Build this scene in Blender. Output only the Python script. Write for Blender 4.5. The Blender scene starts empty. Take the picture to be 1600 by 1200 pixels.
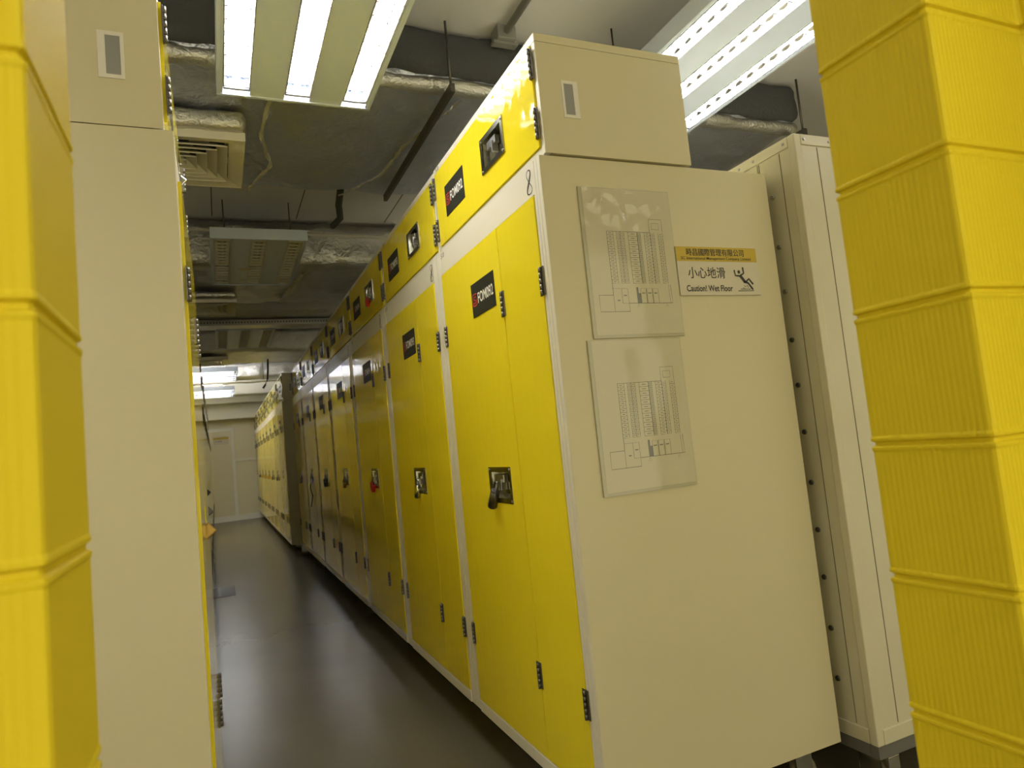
import bpy, bmesh, math, random
from mathutils import Vector, Matrix, noise
random.seed(7)
C = bpy.context.scene.collection
PI = math.pi

# ------------------------------------------------------------------ camera
CAM_H = 1.215
F_PX, PITCH, ROLL, YAW = 1055.0, math.radians(4.763), math.radians(-5.718), math.radians(23.794)
cam_data = bpy.data.cameras.new('camera')
cam = bpy.data.objects.new('camera', cam_data)
C.objects.link(cam)
fw = Vector((math.sin(YAW)*math.cos(PITCH), math.cos(YAW)*math.cos(PITCH), math.sin(PITCH)))
rt = Vector((math.cos(YAW), -math.sin(YAW), 0))
up = rt.cross(fw)
rt2 = rt*math.cos(ROLL) + up*math.sin(ROLL)
up2 = -rt*math.sin(ROLL) + up*math.cos(ROLL)
M = Matrix((rt2, up2, -fw)).transposed().to_4x4()
M.translation = (0, 0, CAM_H)
cam.matrix_world = M
cam_data.sensor_width = 36
cam_data.lens = F_PX/1600*36
cam_data.clip_start = 0.01
cam_data.clip_end = 100
cam_data.dof.use_dof = True
cam_data.dof.focus_distance = 2.4
cam_data.dof.aperture_fstop = 8.5
bpy.context.scene.camera = cam

# ------------------------------------------------------------------ world, exposure
W = bpy.data.worlds.new('world')
bpy.context.scene.world = W
W.use_nodes = True
W.node_tree.nodes['Background'].inputs[0].default_value = (1.0, 0.90, 0.58, 1)   # warm fill light added through the open, unseen side behind the camera
W.node_tree.nodes['Background'].inputs[1].default_value = 0.42
vs = bpy.context.scene.view_settings
vs.view_transform = 'Standard'
vs.look = 'None'
vs.exposure = 2.0
vs.gamma = 1.0
vs.use_curve_mapping = False
TUBE = 12.0          # radiance of a lit fluorescent tube

# ------------------------------------------------------------------ materials
MAT = {}
def mat(name, col, rough=0.5, metal=0.0, spec=0.5, bump=None, var=None, emit=None, coat=0.0):
    """bump = (kind, scale, strength, distance); var = (scale, second colour, contrast)"""
    m = bpy.data.materials.new(name); m.use_nodes = True
    nt = m.node_tree; b = nt.nodes['Principled BSDF']
    b.inputs['Base Color'].default_value = (*col, 1)
    b.inputs['Roughness'].default_value = rough
    b.inputs['Metallic'].default_value = metal
    b.inputs['Specular IOR Level'].default_value = spec
    if coat:
        b.inputs['Coat Weight'].default_value = coat
        b.inputs['Coat Roughness'].default_value = 0.05
    tc = nt.nodes.new('ShaderNodeTexCoord')
    if var:
        n = nt.nodes.new('ShaderNodeTexNoise'); n.inputs['Scale'].default_value = var[0]
        n.inputs['Detail'].default_value = 5
        nt.links.new(tc.outputs['Object'], n.inputs['Vector'])
        r = nt.nodes.new('ShaderNodeValToRGB')
        r.color_ramp.elements[0].position = 0.5 - var[2]; r.color_ramp.elements[1].position = 0.5 + var[2]
        r.color_ramp.elements[0].color = (*col, 1); r.color_ramp.elements[1].color = (*var[1], 1)
        nt.links.new(n.outputs['Fac'], r.inputs[0]); nt.links.new(r.outputs[0], b.inputs['Base Color'])
    if bump:
        kind, sc, st, di = bump
        bp = nt.nodes.new('ShaderNodeBump'); bp.inputs['Strength'].default_value = st; bp.inputs['Distance'].default_value = di
        if kind == 'noise':
            t = nt.nodes.new('ShaderNodeTexNoise'); t.inputs['Scale'].default_value = sc; t.inputs['Detail'].default_value = 4
            nt.links.new(tc.outputs['Object'], t.inputs['Vector']); out = t.outputs['Fac']
        elif kind == 'smooth':
            t = nt.nodes.new('ShaderNodeTexNoise'); t.inputs['Scale'].default_value = sc; t.inputs['Detail'].default_value = 0.5
            mp = nt.nodes.new('ShaderNodeMapping'); mp.inputs['Scale'].default_value = (1, 1.6, 0.8)
            nt.links.new(tc.outputs['Object'], mp.inputs['Vector'])
            nt.links.new(mp.outputs['Vector'], t.inputs['Vector']); out = t.outputs['Fac']
        elif kind == 'crumple':
            t = nt.nodes.new('ShaderNodeTexVoronoi'); t.inputs['Scale'].default_value = sc; t.feature = 'DISTANCE_TO_EDGE'
            n2 = nt.nodes.new('ShaderNodeTexNoise'); n2.inputs['Scale'].default_value = sc*0.6; n2.inputs['Detail'].default_value = 6
            mx = nt.nodes.new('ShaderNodeMix'); mx.data_type = 'VECTOR'; mx.inputs[0].default_value = 0.35
            nt.links.new(tc.outputs['Object'], n2.inputs['Vector'])
            nt.links.new(tc.outputs['Object'], mx.inputs[4]); nt.links.new(n2.outputs['Color'], mx.inputs[5])
            nt.links.new(mx.outputs[1], t.inputs['Vector'])
            ad = nt.nodes.new('ShaderNodeMath'); ad.operation = 'ADD'
            nt.links.new(t.outputs['Distance'], ad.inputs[0]); nt.links.new(n2.outputs['Fac'], ad.inputs[1]); out = ad.outputs[0]
        elif kind == 'ribs':
            # fine upright ribs, running round whichever way the face turns
            sx = nt.nodes.new('ShaderNodeSeparateXYZ'); nt.links.new(tc.outputs['Object'], sx.inputs[0])
            a = nt.nodes.new('ShaderNodeMath'); a.operation = 'ADD'
            nt.links.new(sx.outputs[0], a.inputs[0]); nt.links.new(sx.outputs[1], a.inputs[1])
            n2 = nt.nodes.new('ShaderNodeTexNoise'); n2.inputs['Scale'].default_value = 60; n2.inputs['Detail'].default_value = 3
            nt.links.new(tc.outputs['Object'], n2.inputs['Vector'])
            k = nt.nodes.new('ShaderNodeMath'); k.operation = 'MULTIPLY'; k.inputs[1].default_value = sc
            nt.links.new(a.outputs[0], k.inputs[0])
            s = nt.nodes.new('ShaderNodeMath'); s.operation = 'SINE'; nt.links.new(k.outputs[0], s.inputs[0])
            k2 = nt.nodes.new('ShaderNodeMath'); k2.operation = 'MULTIPLY'; k2.inputs[1].default_value = 1.6
            nt.links.new(n2.outputs['Fac'], k2.inputs[0])
            ad = nt.nodes.new('ShaderNodeMath'); ad.operation = 'ADD'
            nt.links.new(s.outputs[0], ad.inputs[0]); nt.links.new(k2.outputs[0], ad.inputs[1]); out = ad.outputs[0]
        nt.links.new(out, bp.inputs['Height']); nt.links.new(bp.outputs['Normal'], b.inputs['Normal'])
    if emit:
        b.inputs['Emission Color'].default_value = (*emit[0], 1); b.inputs['Emission Strength'].default_value = emit[1]
    MAT[name] = m
    return m

YEL = (0.84, 0.70, 0.028)
mat('yellow enamel', YEL, 0.06, spec=0.38, bump=('smooth', 16, 0.09, 0.010))
mat('cabinet paint', (0.62, 0.565, 0.37), 0.38, bump=('smooth', 3, 0.03, 0.02))
mat('frame paint', (0.74, 0.71, 0.63), 0.35)
mat('seam dark', (0.16, 0.145, 0.10), 0.7)
mat('foam yellow', (0.68, 0.535, 0.018), 0.62, spec=0.2, bump=('ribs', 2*PI/0.0062, 0.2, 0.0008))
mat('floor epoxy', (0.145, 0.130, 0.092), 0.27, bump=('noise', 7, 0.03, 0.01), var=(1.3, (0.122, 0.109, 0.074), 0.2))
mat('slab', (0.76, 0.75, 0.77), 0.85, bump=('noise', 30, 0.15, 0.005), var=(1.0, (0.68, 0.67, 0.69), 0.25))
mat('slab dark', (0.80, 0.80, 0.84), 0.8, var=(2.0, (0.72, 0.72, 0.76), 0.25))
mat('wall paint', (0.72, 0.67, 0.48), 0.5)
mat('wall trim', (0.80, 0.78, 0.70), 0.4)
mat('foil', (0.62, 0.62, 0.61), 0.30, 0.9, bump=('crumple', 16, 0.45, 0.02))
mat('foil haze tint', (0.58, 0.62, 0.76), 0.28, 0.75, bump=('crumple', 11, 0.55, 0.025))  # bluish haze of the lens flare put into the foil colour
mat('foil tape', (0.92, 0.93, 0.97), 0.22, 0.6, bump=('crumple', 60, 0.6, 0.01))
mat('insulation', (0.075, 0.078, 0.085), 0.9, bump=('noise', 60, 0.6, 0.01))
mat('chrome', (0.62, 0.62, 0.60), 0.16, 1.0)
mat('nickel', (0.36, 0.35, 0.27), 0.24, 1.0)
mat('steel', (0.45, 0.45, 0.44), 0.32, 1.0)
mat('dark steel', (0.13, 0.125, 0.12), 0.4, 0.9)
mat('hinge steel', (0.17, 0.16, 0.14), 0.38, 0.9)
mat('black', (0.018, 0.018, 0.016), 0.5)
mat('sign black', (0.026, 0.028, 0.022), 0.5, spec=0.3)
mat('white ink', (0.85, 0.85, 0.82), 0.5)
mat('red ink', (0.55, 0.05, 0.04), 0.5)
mat('ink', (0.03, 0.03, 0.03), 0.6)
mat('grey ink', (0.13, 0.13, 0.12), 0.6)
mat('sleeve edge', (0.44, 0.41, 0.28), 0.3)
mat('paper', (0.58, 0.54, 0.385), 0.7)
mat('sign yellow', (0.52, 0.38, 0.03), 0.4)
mat('sign white', (0.60, 0.55, 0.42), 0.4)
mat('lamp white flare tint', (0.68, 0.77, 0.98), 0.4)  # blue of the lens flare put into the housing colour
mat('lamp trough', (0.55, 0.56, 0.58), 0.10, 1.0)
mat('louvre', (0.42, 0.43, 0.46), 0.35, 0.3)
mat('tube lit', (1, 1, 1), 0.3, emit=((1.0, 0.97, 0.90), TUBE))
mat('tube off', (0.6, 0.58, 0.52), 0.3)
mat('vent paint', (0.76, 0.74, 0.68), 0.5)
mat('old white', (0.60, 0.57, 0.41), 0.28, bump=('smooth', 6, 0.05, 0.02), var=(3.0, (0.54, 0.505, 0.35), 0.2))
mat('base grey', (0.13, 0.125, 0.11), 0.5)
mat('nylon', (0.26, 0.23, 0.14), 0.4)
mat('rubber', (0.05, 0.05, 0.045), 0.6)
mat('red lock', (0.50, 0.02, 0.02), 0.3)
mat('brass', (0.42, 0.27, 0.07), 0.35, 0.8)
mat('pipe white', (0.60, 0.58, 0.53), 0.45)
mat('flat grey', (0.30, 0.30, 0.29), 0.5, 0.3)
m = bpy.data.materials.new('clear plastic'); m.use_nodes = True
nt = m.node_tree; nt.nodes.clear()
o_ = nt.nodes.new('ShaderNodeOutputMaterial'); g = nt.nodes.new('ShaderNodeBsdfGlossy'); t = nt.nodes.new('ShaderNodeBsdfTransparent')
mx = nt.nodes.new('ShaderNodeMixShader'); g.inputs['Roughness'].default_value = 0.08
t.inputs[0].default_value = (0.985, 0.985, 0.97, 1)
lw = nt.nodes.new('ShaderNodeLayerWeight'); pw = nt.nodes.new('ShaderNodeMath'); pw.operation = 'POWER'; pw.inputs[1].default_value = 4
fr = nt.nodes.new('ShaderNodeMath'); fr.operation = 'MULTIPLY_ADD'; fr.inputs[1].default_value = 0.42; fr.inputs[2].default_value = 0.07
nt.links.new(lw.outputs['Facing'], pw.inputs[0]); nt.links.new(pw.outputs[0], fr.inputs[0])
nt.links.new(fr.outputs[0], mx.inputs[0]); nt.links.new(t.outputs[0], mx.inputs[1]); nt.links.new(g.outputs[0], mx.inputs[2]); nt.links.new(mx.outputs[0], o_.inputs[0])
MAT['clear plastic'] = m

# ------------------------------------------------------------------ helpers
class MB:
    def __init__(s): s.bm = bmesh.new()
    def box(s, x0, x1, y0, y1, z0, z1, bev=0.0):
        v = [s.bm.verts.new((x, y, z)) for x in (x0, x1) for y in (y0, y1) for z in (z0, z1)]
        q = [(0, 1, 3, 2), (4, 6, 7, 5), (0, 4, 5, 1), (2, 3, 7, 6), (0, 2, 6, 4), (1, 5, 7, 3)]
        f = [s.bm.faces.new([v[i] for i in k]) for k in q]
        if bev:
            e = list({e for k in f for e in k.edges})
            bmesh.ops.bevel(s.bm, geom=e, offset=bev, segments=2, profile=0.5, affect='EDGES')
        return s
    def face(s, *p):
        s.bm.faces.new([s.bm.verts.new(k) for k in p]); return s
    def tube(s, pts, r, n=12, caps=True, r2=None):
        pts = [Vector(p) for p in pts]; rings = []
        for i, p in enumerate(pts):
            d = (pts[min(i+1, len(pts)-1)] - pts[max(i-1, 0)]).normalized()
            a = Vector((0, 0, 1)) if abs(d.z) < 0.9 else Vector((1, 0, 0))
            u = d.cross(a).normalized(); w = d.cross(u).normalized()
            rr = r if r2 is None else r + (r2-r)*i/(len(pts)-1)
            rings.append([s.bm.verts.new(p + (u*math.cos(2*PI*k/n) + w*math.sin(2*PI*k/n))*rr) for k in range(n)])
        for a, b in zip(rings, rings[1:]):
            for k in range(n):
                f = s.bm.faces.new((a[k], a[(k+1) % n], b[(k+1) % n], b[k])); f.smooth = True
        if caps:
            s.bm.faces.new(rings[0][::-1]); s.bm.faces.new(rings[-1])
        return s
    def ribbon(s, pts, w, off=None):
        """flat stroke through 2D-in-3D points already on a plane; off = plane normal"""
        n = Vector(off)
        pts = [Vector(p) for p in pts]; L = []
        for i, p in enumerate(pts):
            d = (pts[min(i+1, len(pts)-1)] - pts[max(i-1, 0)]).normalized()
            q = n.cross(d).normalized()
            ww = w(i/(len(pts)-1)) if callable(w) else w
            L.append((s.bm.verts.new(p + q*ww/2), s.bm.verts.new(p - q*ww/2)))
        for a, b in zip(L, L[1:]): s.bm.faces.new((a[0], a[1], b[1], b[0]))
        return s
    def build(s, name, m, parent=None, loc=None, smooth=False):
        bmesh.ops.recalc_face_normals(s.bm, faces=s.bm.faces)
        me = bpy.data.meshes.new(name); s.bm.to_mesh(me); s.bm.free()
        me.materials.append(MAT[m])
        if smooth:
            for p in me.polygons: p.use_smooth = True
        o = bpy.data.objects.new(name, me); C.objects.link(o)
        if parent: o.parent = parent
        if loc: o.location = loc
        return o

def thing(name, label, cat, loc=(0, 0, 0), rz=0.0, group=None):
    o = bpy.data.objects.new(name, None); C.objects.link(o)
    o.empty_display_size = 0.1
    o.location = loc; o.rotation_euler = (0, 0, rz)
    return tag(o, label, cat, group)
def tag(o, label, cat, group=None):
    o['label'] = label; o['category'] = cat
    if group: o['group'] = group
    return o
def struct(o):
    o['kind'] = 'structure'; return o
def dup(o, parent=None):
    c = o.copy(); C.objects.link(c)
    if parent: c.parent = parent
    for ch in list(o.children): dup(ch, c)
    return c

_fc = {}
def text_mesh(txt, w, h, bold=0.0, at=(0, 0)):
    """flat lettering as a mesh centred at `at`, fitted to w x h in the XY plane"""
    key = (txt, bold)
    if key not in _fc:
        cu = bpy.data.curves.new('lettering', 'FONT'); cu.body = txt; cu.offset = bold; cu.size = 1.0; cu.resolution_u = 4
        ob = bpy.data.objects.new('lettering_source', cu); C.objects.link(ob)
        bpy.context.view_layer.update()
        me = bpy.data.meshes.new_from_object(ob.evaluated_get(bpy.context.evaluated_depsgraph_get()))
        V = [tuple(v.co[:2]) for v in me.vertices]; Fc = [tuple(p.vertices) for p in me.polygons]
        bpy.data.objects.remove(ob); bpy.data.curves.remove(cu); bpy.data.meshes.remove(me)
        _fc[key] = (V, Fc)
    V, Fc = _fc[key]
    xs = [v[0] for v in V]; ys = [v[1] for v in V]
    x0, x1, y0, y1 = min(xs), max(xs), min(ys), max(ys)
    return [((a-(x0+x1)/2)/(x1-x0)*w + at[0], (b-(y0+y1)/2)/(y1-y0)*h + at[1]) for a, b in V], Fc
def put_text(mb, txt, w, h, origin, u, v, bold=0.0):
    V, Fc = text_mesh(txt, w, h, bold)
    O, u, v = Vector(origin), Vector(u), Vector(v)
    vs_ = [mb.bm.verts.new(O + u*a + v*b) for a, b in V]
    for f in Fc:
        try: mb.bm.faces.new([vs_[i] for i in f])
        except ValueError: pass
    return mb

# ------------------------------------------------------------------ the room
X0, X1, YB, YE, ZC = -2.2, 4.2, -2.6, 17.3, 3.08
struct(MB().box(X0, X1, YB, YE, -0.12, 0).build('floor', 'floor epoxy'))
struct(MB().box(X0, X1, YB, YE, ZC, ZC+0.15).build('ceiling', 'slab'))
struct(MB().box(X0-0.12, X0, YB, YE, 0, ZC).build('wall_left', 'wall paint'))
struct(MB().box(X1, X1+0.12, YB, YE, 0, ZC).build('wall_right', 'wall paint'))
struct(MB().box(X0, X1, YE, YE+0.12, 0, ZC).build('wall_end', 'wall paint'))
struct(MB().box(0.30, 0.785, YE-0.02, YE, 0, 0.12, 0.002).box(-1.0, -0.72, YE-0.02, YE, 0, 0.12, 0.002).build('baseboard_end', 'wall trim'))
# stepped boxing above the end wall
bh = MB().box(X0, X1, 16.95, YE, 2.36, 2.70, 0.01).box(X0, X1, 16.55, YE, 2.70, 2.84, 0.01).box(X0, X1, 16.1, YE, 2.84, ZC)
struct(bh.build('trim_1', 'wall trim'))
# the door in the end wall, its frame and plate
dr = thing('door_1', 'plain grey door closing the far end of the aisle', 'door', (0, YE, 0)); struct(dr)
MB().box(-0.66, 0.27, -0.035, -0.005, 0.13, 2.10, 0.003).build('door_leaf', 'wall paint', dr)
MB().box(0.27, 0.335, -0.05, -0.001, 0, 2.17, 0.004).box(-0.725, -0.66, -0.05, -0.001, 0, 2.17, 0.004).box(-0.66, 0.27, -0.05, -0.001, 2.10, 2.17, 0.004).build('door_frame', 'wall trim', dr)
MB().box(-0.66, 0.27, -0.055, -0.003, 0.0, 0.13, 0.003).build('threshold', 'wall trim', dr)
struct(MB().box(0.336, 0.785, YE-0.03, YE, 1.37, 1.43, 0.003).build('trim_2', 'wall trim'))
# wide rail on the right of the door, wall panel joint above
ws = thing('wall_sign', 'small pale warning sign with a yellow band on the door at the aisle end', 'sign', (0.05, YE-0.037, 1.88))
MB().box(-0.165, 0.165, -0.006, 0, -0.085, 0.085, 0.001).build('sign_board', 'sign white', ws)
MB().box(-0.165, 0.165, -0.0075, -0.006, 0.035, 0.085).build('header_band', 'sign yellow', ws)
put_text(MB(), '小心地滑', 0.15, 0.04, (-0.06, -0.0066, -0.005), (1, 0, 0), (0, 0, 1)).build('lettering', 'ink', ws)

# yellow ribbed padding over the doorway walls
GROOVE, GPH = 0.143, 1.6
def padded(name, outline, z0, z1):
    """axis-aligned outline (list of x,y, any orientation) extruded with horizontal grooves every GROOVE"""
    n = len(outline); A = sum(outline[i][0]*outline[(i+1) % n][1] - outline[(i+1) % n][0]*outline[i][1] for i in range(n))
    if A < 0: outline = outline[::-1]
    def off(d):
        out = []
        for i in range(n):
            p0, p, p1 = Vector(outline[i-1]), Vector(outline[i]), Vector(outline[(i+1) % n])
            a = (p-p0).normalized(); b = (p1-p).normalized()
            na = Vector((-a.y, a.x)); nb = Vector((-b.y, b.x))
            out.append(p + (na+nb)*d if abs(a.dot(b)) < 0.5 else p + na*d)
        # chamfer the corners a touch
        res = []
        for i in range(n):
            p0, p, p1 = out[i-1], out[i], out[(i+1) % n]
            c = 0.004
            res.append(p + (p0-p).normalized()*c); res.append(p + (p0-p).normalized()*c*0.3 + (p1-p).normalized()*c*0.3); res.append(p + (p1-p).normalized()*c)
        return res
    prof = [(z0, 0.0)]
    k = math.ceil((z0 - GPH)/GROOVE)
    while GPH + k*GROOVE < z1 - 0.02:
        z = GPH + k*GROOVE
        if z > z0 + 0.02:
            prof += [(z-0.009, 0.0), (z-0.006, -0.0009), (z-0.0035, -0.0008), (z-0.0015, 0.0020), (z+0.0015, 0.0020), (z+0.0035, -0.0008), (z+0.006, -0.0009), (z+0.009, 0.0)]
        k += 1
    prof.append((z1, 0.0))
    mb = MB(); rings = []
    for z, d in prof:
        rings.append([mb.bm.verts.new((p.x, p.y, z)) for p in off(d)])
    N = len(rings[0])
    for a, b in zip(rings, rings[1:]):
        for i in range(N): mb.bm.faces.new((a[i], a[(i+1) % N], b[(i+1) % N], b[i]))
    mb.bm.faces.new(rings[0][::-1]); mb.bm.faces.new(rings[-1])
    return struct(mb.build(name, 'foam yellow'))
padded('wall_front_left', [(-0.087, 0.431), (-0.087, 0.568), (-0.40, 0.568), (-0.40, 0.18), (-0.24, 0.18), (-0.24, 0.431)], 0, 2.3)
padded('wall_front_right', [(0.664, 0.404), (0.664, 0.536), (1.04, 0.536), (1.04, 0.15), (0.814, 0.15), (0.814, 0.404)], 0, 2.3)

# ------------------------------------------------------------------ cabinets
# local frame: x = depth away from the aisle, y = along the row, z = up; the face is at x = 0
CW = 1.028
def slab_hole(x0, x1, y0, y1, z0, z1, hy0, hy1, hz0, hz1):
    mb = MB()
    for x, flip in ((x0, 0), (x1, 1)):
        o = [mb.bm.verts.new((x, y, z)) for y, z in ((y0, z0), (y1, z0), (y1, z1), (y0, z1))]
        h = [mb.bm.verts.new((x, y, z)) for y, z in ((hy0, hz0), (hy1, hz0), (hy1, hz1), (hy0, hz1))]
        for i in range(4): mb.bm.faces.new((o[i], o[(i+1) % 4], h[(i+1) % 4], h[i]))
        if flip == 0: o0, h0 = o, h
        else:
            for i in range(4):
                mb.bm.faces.new((o0[i], o0[(i+1) % 4], o[(i+1) % 4], o[i]))
                mb.bm.faces.new((h0[i], h0[(i+1) % 4], h[(i+1) % 4], h[i]))
    return mb
def knuckles(x, y, z0, z1, wy=0.016, side=1):
    mb = MB()
    mb.box(x-0.0035, x, y-wy, y+wy, z0, z1, 0.0008)
    n = 5
    for k in range(n):
        a = z0 + (z1-z0)*k/n; b = z0 + (z1-z0)*(k+1)/n - 0.0015
        mb.tube([(x-0.006, y, a), (x-0.006, y, b)], 0.0052, 8)
    return mb
def lock_plate(parent, yc, zc, lever=True):
    w, h = 0.102, 0.063      # half sizes of the chrome surround
    mb = slab_hole(-0.0045, 0.001, yc-w, yc+w, zc-h, zc+h, yc-w*0.82, yc+w*0.82, zc-h*0.72, zc+h*0.72)
    y0, y1, z0, z1, d = yc-w*0.82, yc+w*0.82, zc-h*0.72, zc+h*0.72, 0.022
    for q in (((0, y0, z0), (0, y1, z0), (d, y1-0.006, z0+0.012), (d, y0+0.006, z0+0.012)), ((0, y0, z1), (0, y1, z1), (d, y1-0.006, z1-0.004), (d, y0+0.006, z1-0.004)),
              ((0, y0, z0), (0, y0, z1), (d, y0+0.006, z1-0.004), (d, y0+0.006, z0+0.012)), ((0, y1, z0), (0, y1, z1), (d, y1-0.006, z1-0.004), (d, y1-0.006, z0+0.012)),
              ((d, y0+0.006, z0+0.012), (d, y1-0.006, z0+0.012), (d, y1-0.006, z1-0.004), (d, y0+0.006, z1-0.004))):
        mb.face(*q)
    p = mb.build('lock_plate', 'nickel', parent)
    for a in (-1, 1):
        for b in (-1, 1):
            MB().tube([(-0.0045, yc+a*w*0.91, zc+b*h*0.86), (-0.0075, yc+a*w*0.91, zc+b*h*0.86)], 0.0042, 10).build('screw', 'steel', p)
    hp = MB().box(0.002, 0.020, yc-0.02, yc+0.055, zc+0.008, zc+0.036, 0.002).box(-0.004, 0.02, yc-0.006, yc+0.006, zc-0.018, zc+0.02, 0.001)
    hp.build('latch', 'steel', p)
    return p
def emblem(mb, O, u, v, n, s):
    """red company mark: a rounded open square with an S running through it"""
    O, u, v = Vector(O), Vector(u), Vector(v)
    P = lambda a, b: O + u*a*s + v*b*s
    mb.ribbon([P(0.5, 0.42), P(0.36, 0.5), P(-0.36, 0.5), P(-0.5, 0.36), P(-0.5, -0.36), P(-0.36, -0.5), P(0.36, -0.5), P(0.5, -0.36), P(0.5, -0.05), P(0.40, 0.06)], s*0.11, n)
    mb.ribbon([P(0.34, 0.24), P(-0.12, 0.26), P(-0.26, 0.15), P(-0.12, 0.02), P(0.14, -0.04), P(0.24, -0.16), P(0.12, -0.27), P(-0.28, -0.27)], s*0.11, n)
    return mb
def number_plate(parent, y0, y1, z0, z1, num, letters=True, x=0.0):
    p = MB().box(x-0.0024, x, y0, y1, z0, z1, 0.0004).build('number_plate', 'sign black', parent)
    if letters:
        yc, zc, w = (y0+y1)/2, (z0+z1)/2, y1-y0
        put_text(MB(), num, w*0.66, w*0.175, (x-0.0030, yc-w*0.12, zc), (0, -1, 0), (0, 0, 1), 0.015).build('lettering', 'white ink', p)
        emblem(MB(), (x-0.0030, yc+w*0.355, zc), (0, -1, 0), (0, 0, 1), (-1, 0, 0), w*0.19).build('emblem', 'red ink', p)
    return p
def figure8(mb, O, u, v, n, w, h):
    O, u, v = Vector(O), Vector(u), Vector(v)
    pts = []
    for k in range(41):
        a = 2*PI*k/40
        # lemniscate-like: small loop above, larger below
        y = math.cos(a); x = math.sin(2*a)
        amp = 0.40 if y > 0 else 0.5
        pts.append(O + u*(x*amp*w) + v*(y*h/2))
    mb.ribbon(pts, lambda t: w*(0.09 + 0.22*max(0, math.cos(2*PI*(t-0.25)))**2), n)
    return mb

def make_lower(name, label, num, group):
    t = thing(name, label, 'cabinet', group=group)
    D, zb, zt = 0.862, 0.157, 2.033
    fr = 0.055
    b = MB()
    # carcass: sides, back, top, bottom, shelves and the front frame
    b.box(0.001, D, 0, 0.0014, zb, zt).box(0.001, D, CW-0.0014, CW, zb, zt)
    b.box(D-0.02, D, 0.0016, CW-0.0016, zb, zt).box(0.032, D-0.02, 0.0016, CW-0.0016, zt-0.02, zt).box(0.032, D-0.02, 0.0016, CW-0.0016, zb, zb+0.03)
    b.build('body', 'cabinet paint', t)
    f = MB()
    for y0, y1 in ((0.0016, 0.020), (0.0215, 0.038), (0.0395, fr), (CW-fr, CW-0.0395), (CW-0.038, CW-0.0215), (CW-0.020, CW-0.0016)):
        f.box(0, 0.03, y0, y1, zb, zt, 0.0015)
    f.box(0.0015, 0.03, fr, CW-fr, zt-0.098, zt, 0.001).box(-0.004, 0.03, fr, CW-fr, zb, zb+0.042, 0.0015)
    f.build('front_frame', 'frame paint', t)
    ly, lz = 0.534, 1.064
    d = slab_hole(-0.003, 0.018, 0.3565, CW-fr-0.003, zb+0.046, zt-0.102, ly-0.085, ly+0.085, lz-0.047, lz+0.047).build('door', 'yellow enamel', t)
    d2 = MB().box(-0.003, 0.018, fr+0.003, 0.3535, zb+0.046, zt-0.102, 0.001).build('door', 'yellow enamel', t)
    for z0, z1 in ((1.628, 1.714), (0.422, 0.504)):
        knuckles(-0.003, 0.355, z0, z1).build('hinge', 'hinge steel', d2)
        knuckles(-0.001, fr+0.002, z0, z1).build('hinge', 'hinge steel', d2)
        knuckles(-0.001, CW-fr-0.002, z0, z1).build('hinge', 'hinge steel', d)
    lock_plate(t, ly, lz)
    number_plate(t, 0.413, 0.637, 1.680, 1.804, num, x=-0.003)
    figure8(MB(), (-0.0006+0.0015, 0.082, 1.982), (0, -1, 0), (0, 0, 1), (-1, 0, 0), 0.034, 0.073).build('header_number', 'ink', t)
    put_text(MB(), '5.0', 0.042, 0.020, (0.0009, 0.945, 2.012), (0, -1, 0), (0, 0, 1), 0.0).build('size_mark', 'ink', t)
    for x in (0.15, D-0.10):
        for y in (0.10, CW-0.10):
            c = MB().box(x-0.045, x+0.045, y-0.035, y+0.035, zb-0.008, zb-0.0005, 0.001)
            c.box(x-0.022, x+0.045, y-0.022, y-0.017, 0.04, zb-0.008).box(x-0.022, x+0.045, y+0.017, y+0.022, 0.04, zb-0.008)
            c.tube([(x, y, zb-0.03), (x, y, zb-0.008)], 0.028, 14)
            c = c.build('caster', 'steel', t)
            wv = []
            MB().tube([(x+0.02, y-0.016, 0.05), (x+0.02, y-0.012, 0.05)], 0.044, 20, r2=0.05).tube([(x+0.02, y-0.012, 0.05), (x+0.02, y+0.012, 0.05)], 0.05, 20).tube([(x+0.02, y+0.012, 0.05), (x+0.02, y+0.016, 0.05)], 0.05, 20, r2=0.044).build('wheel', 'nylon', c)
    return t
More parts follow.
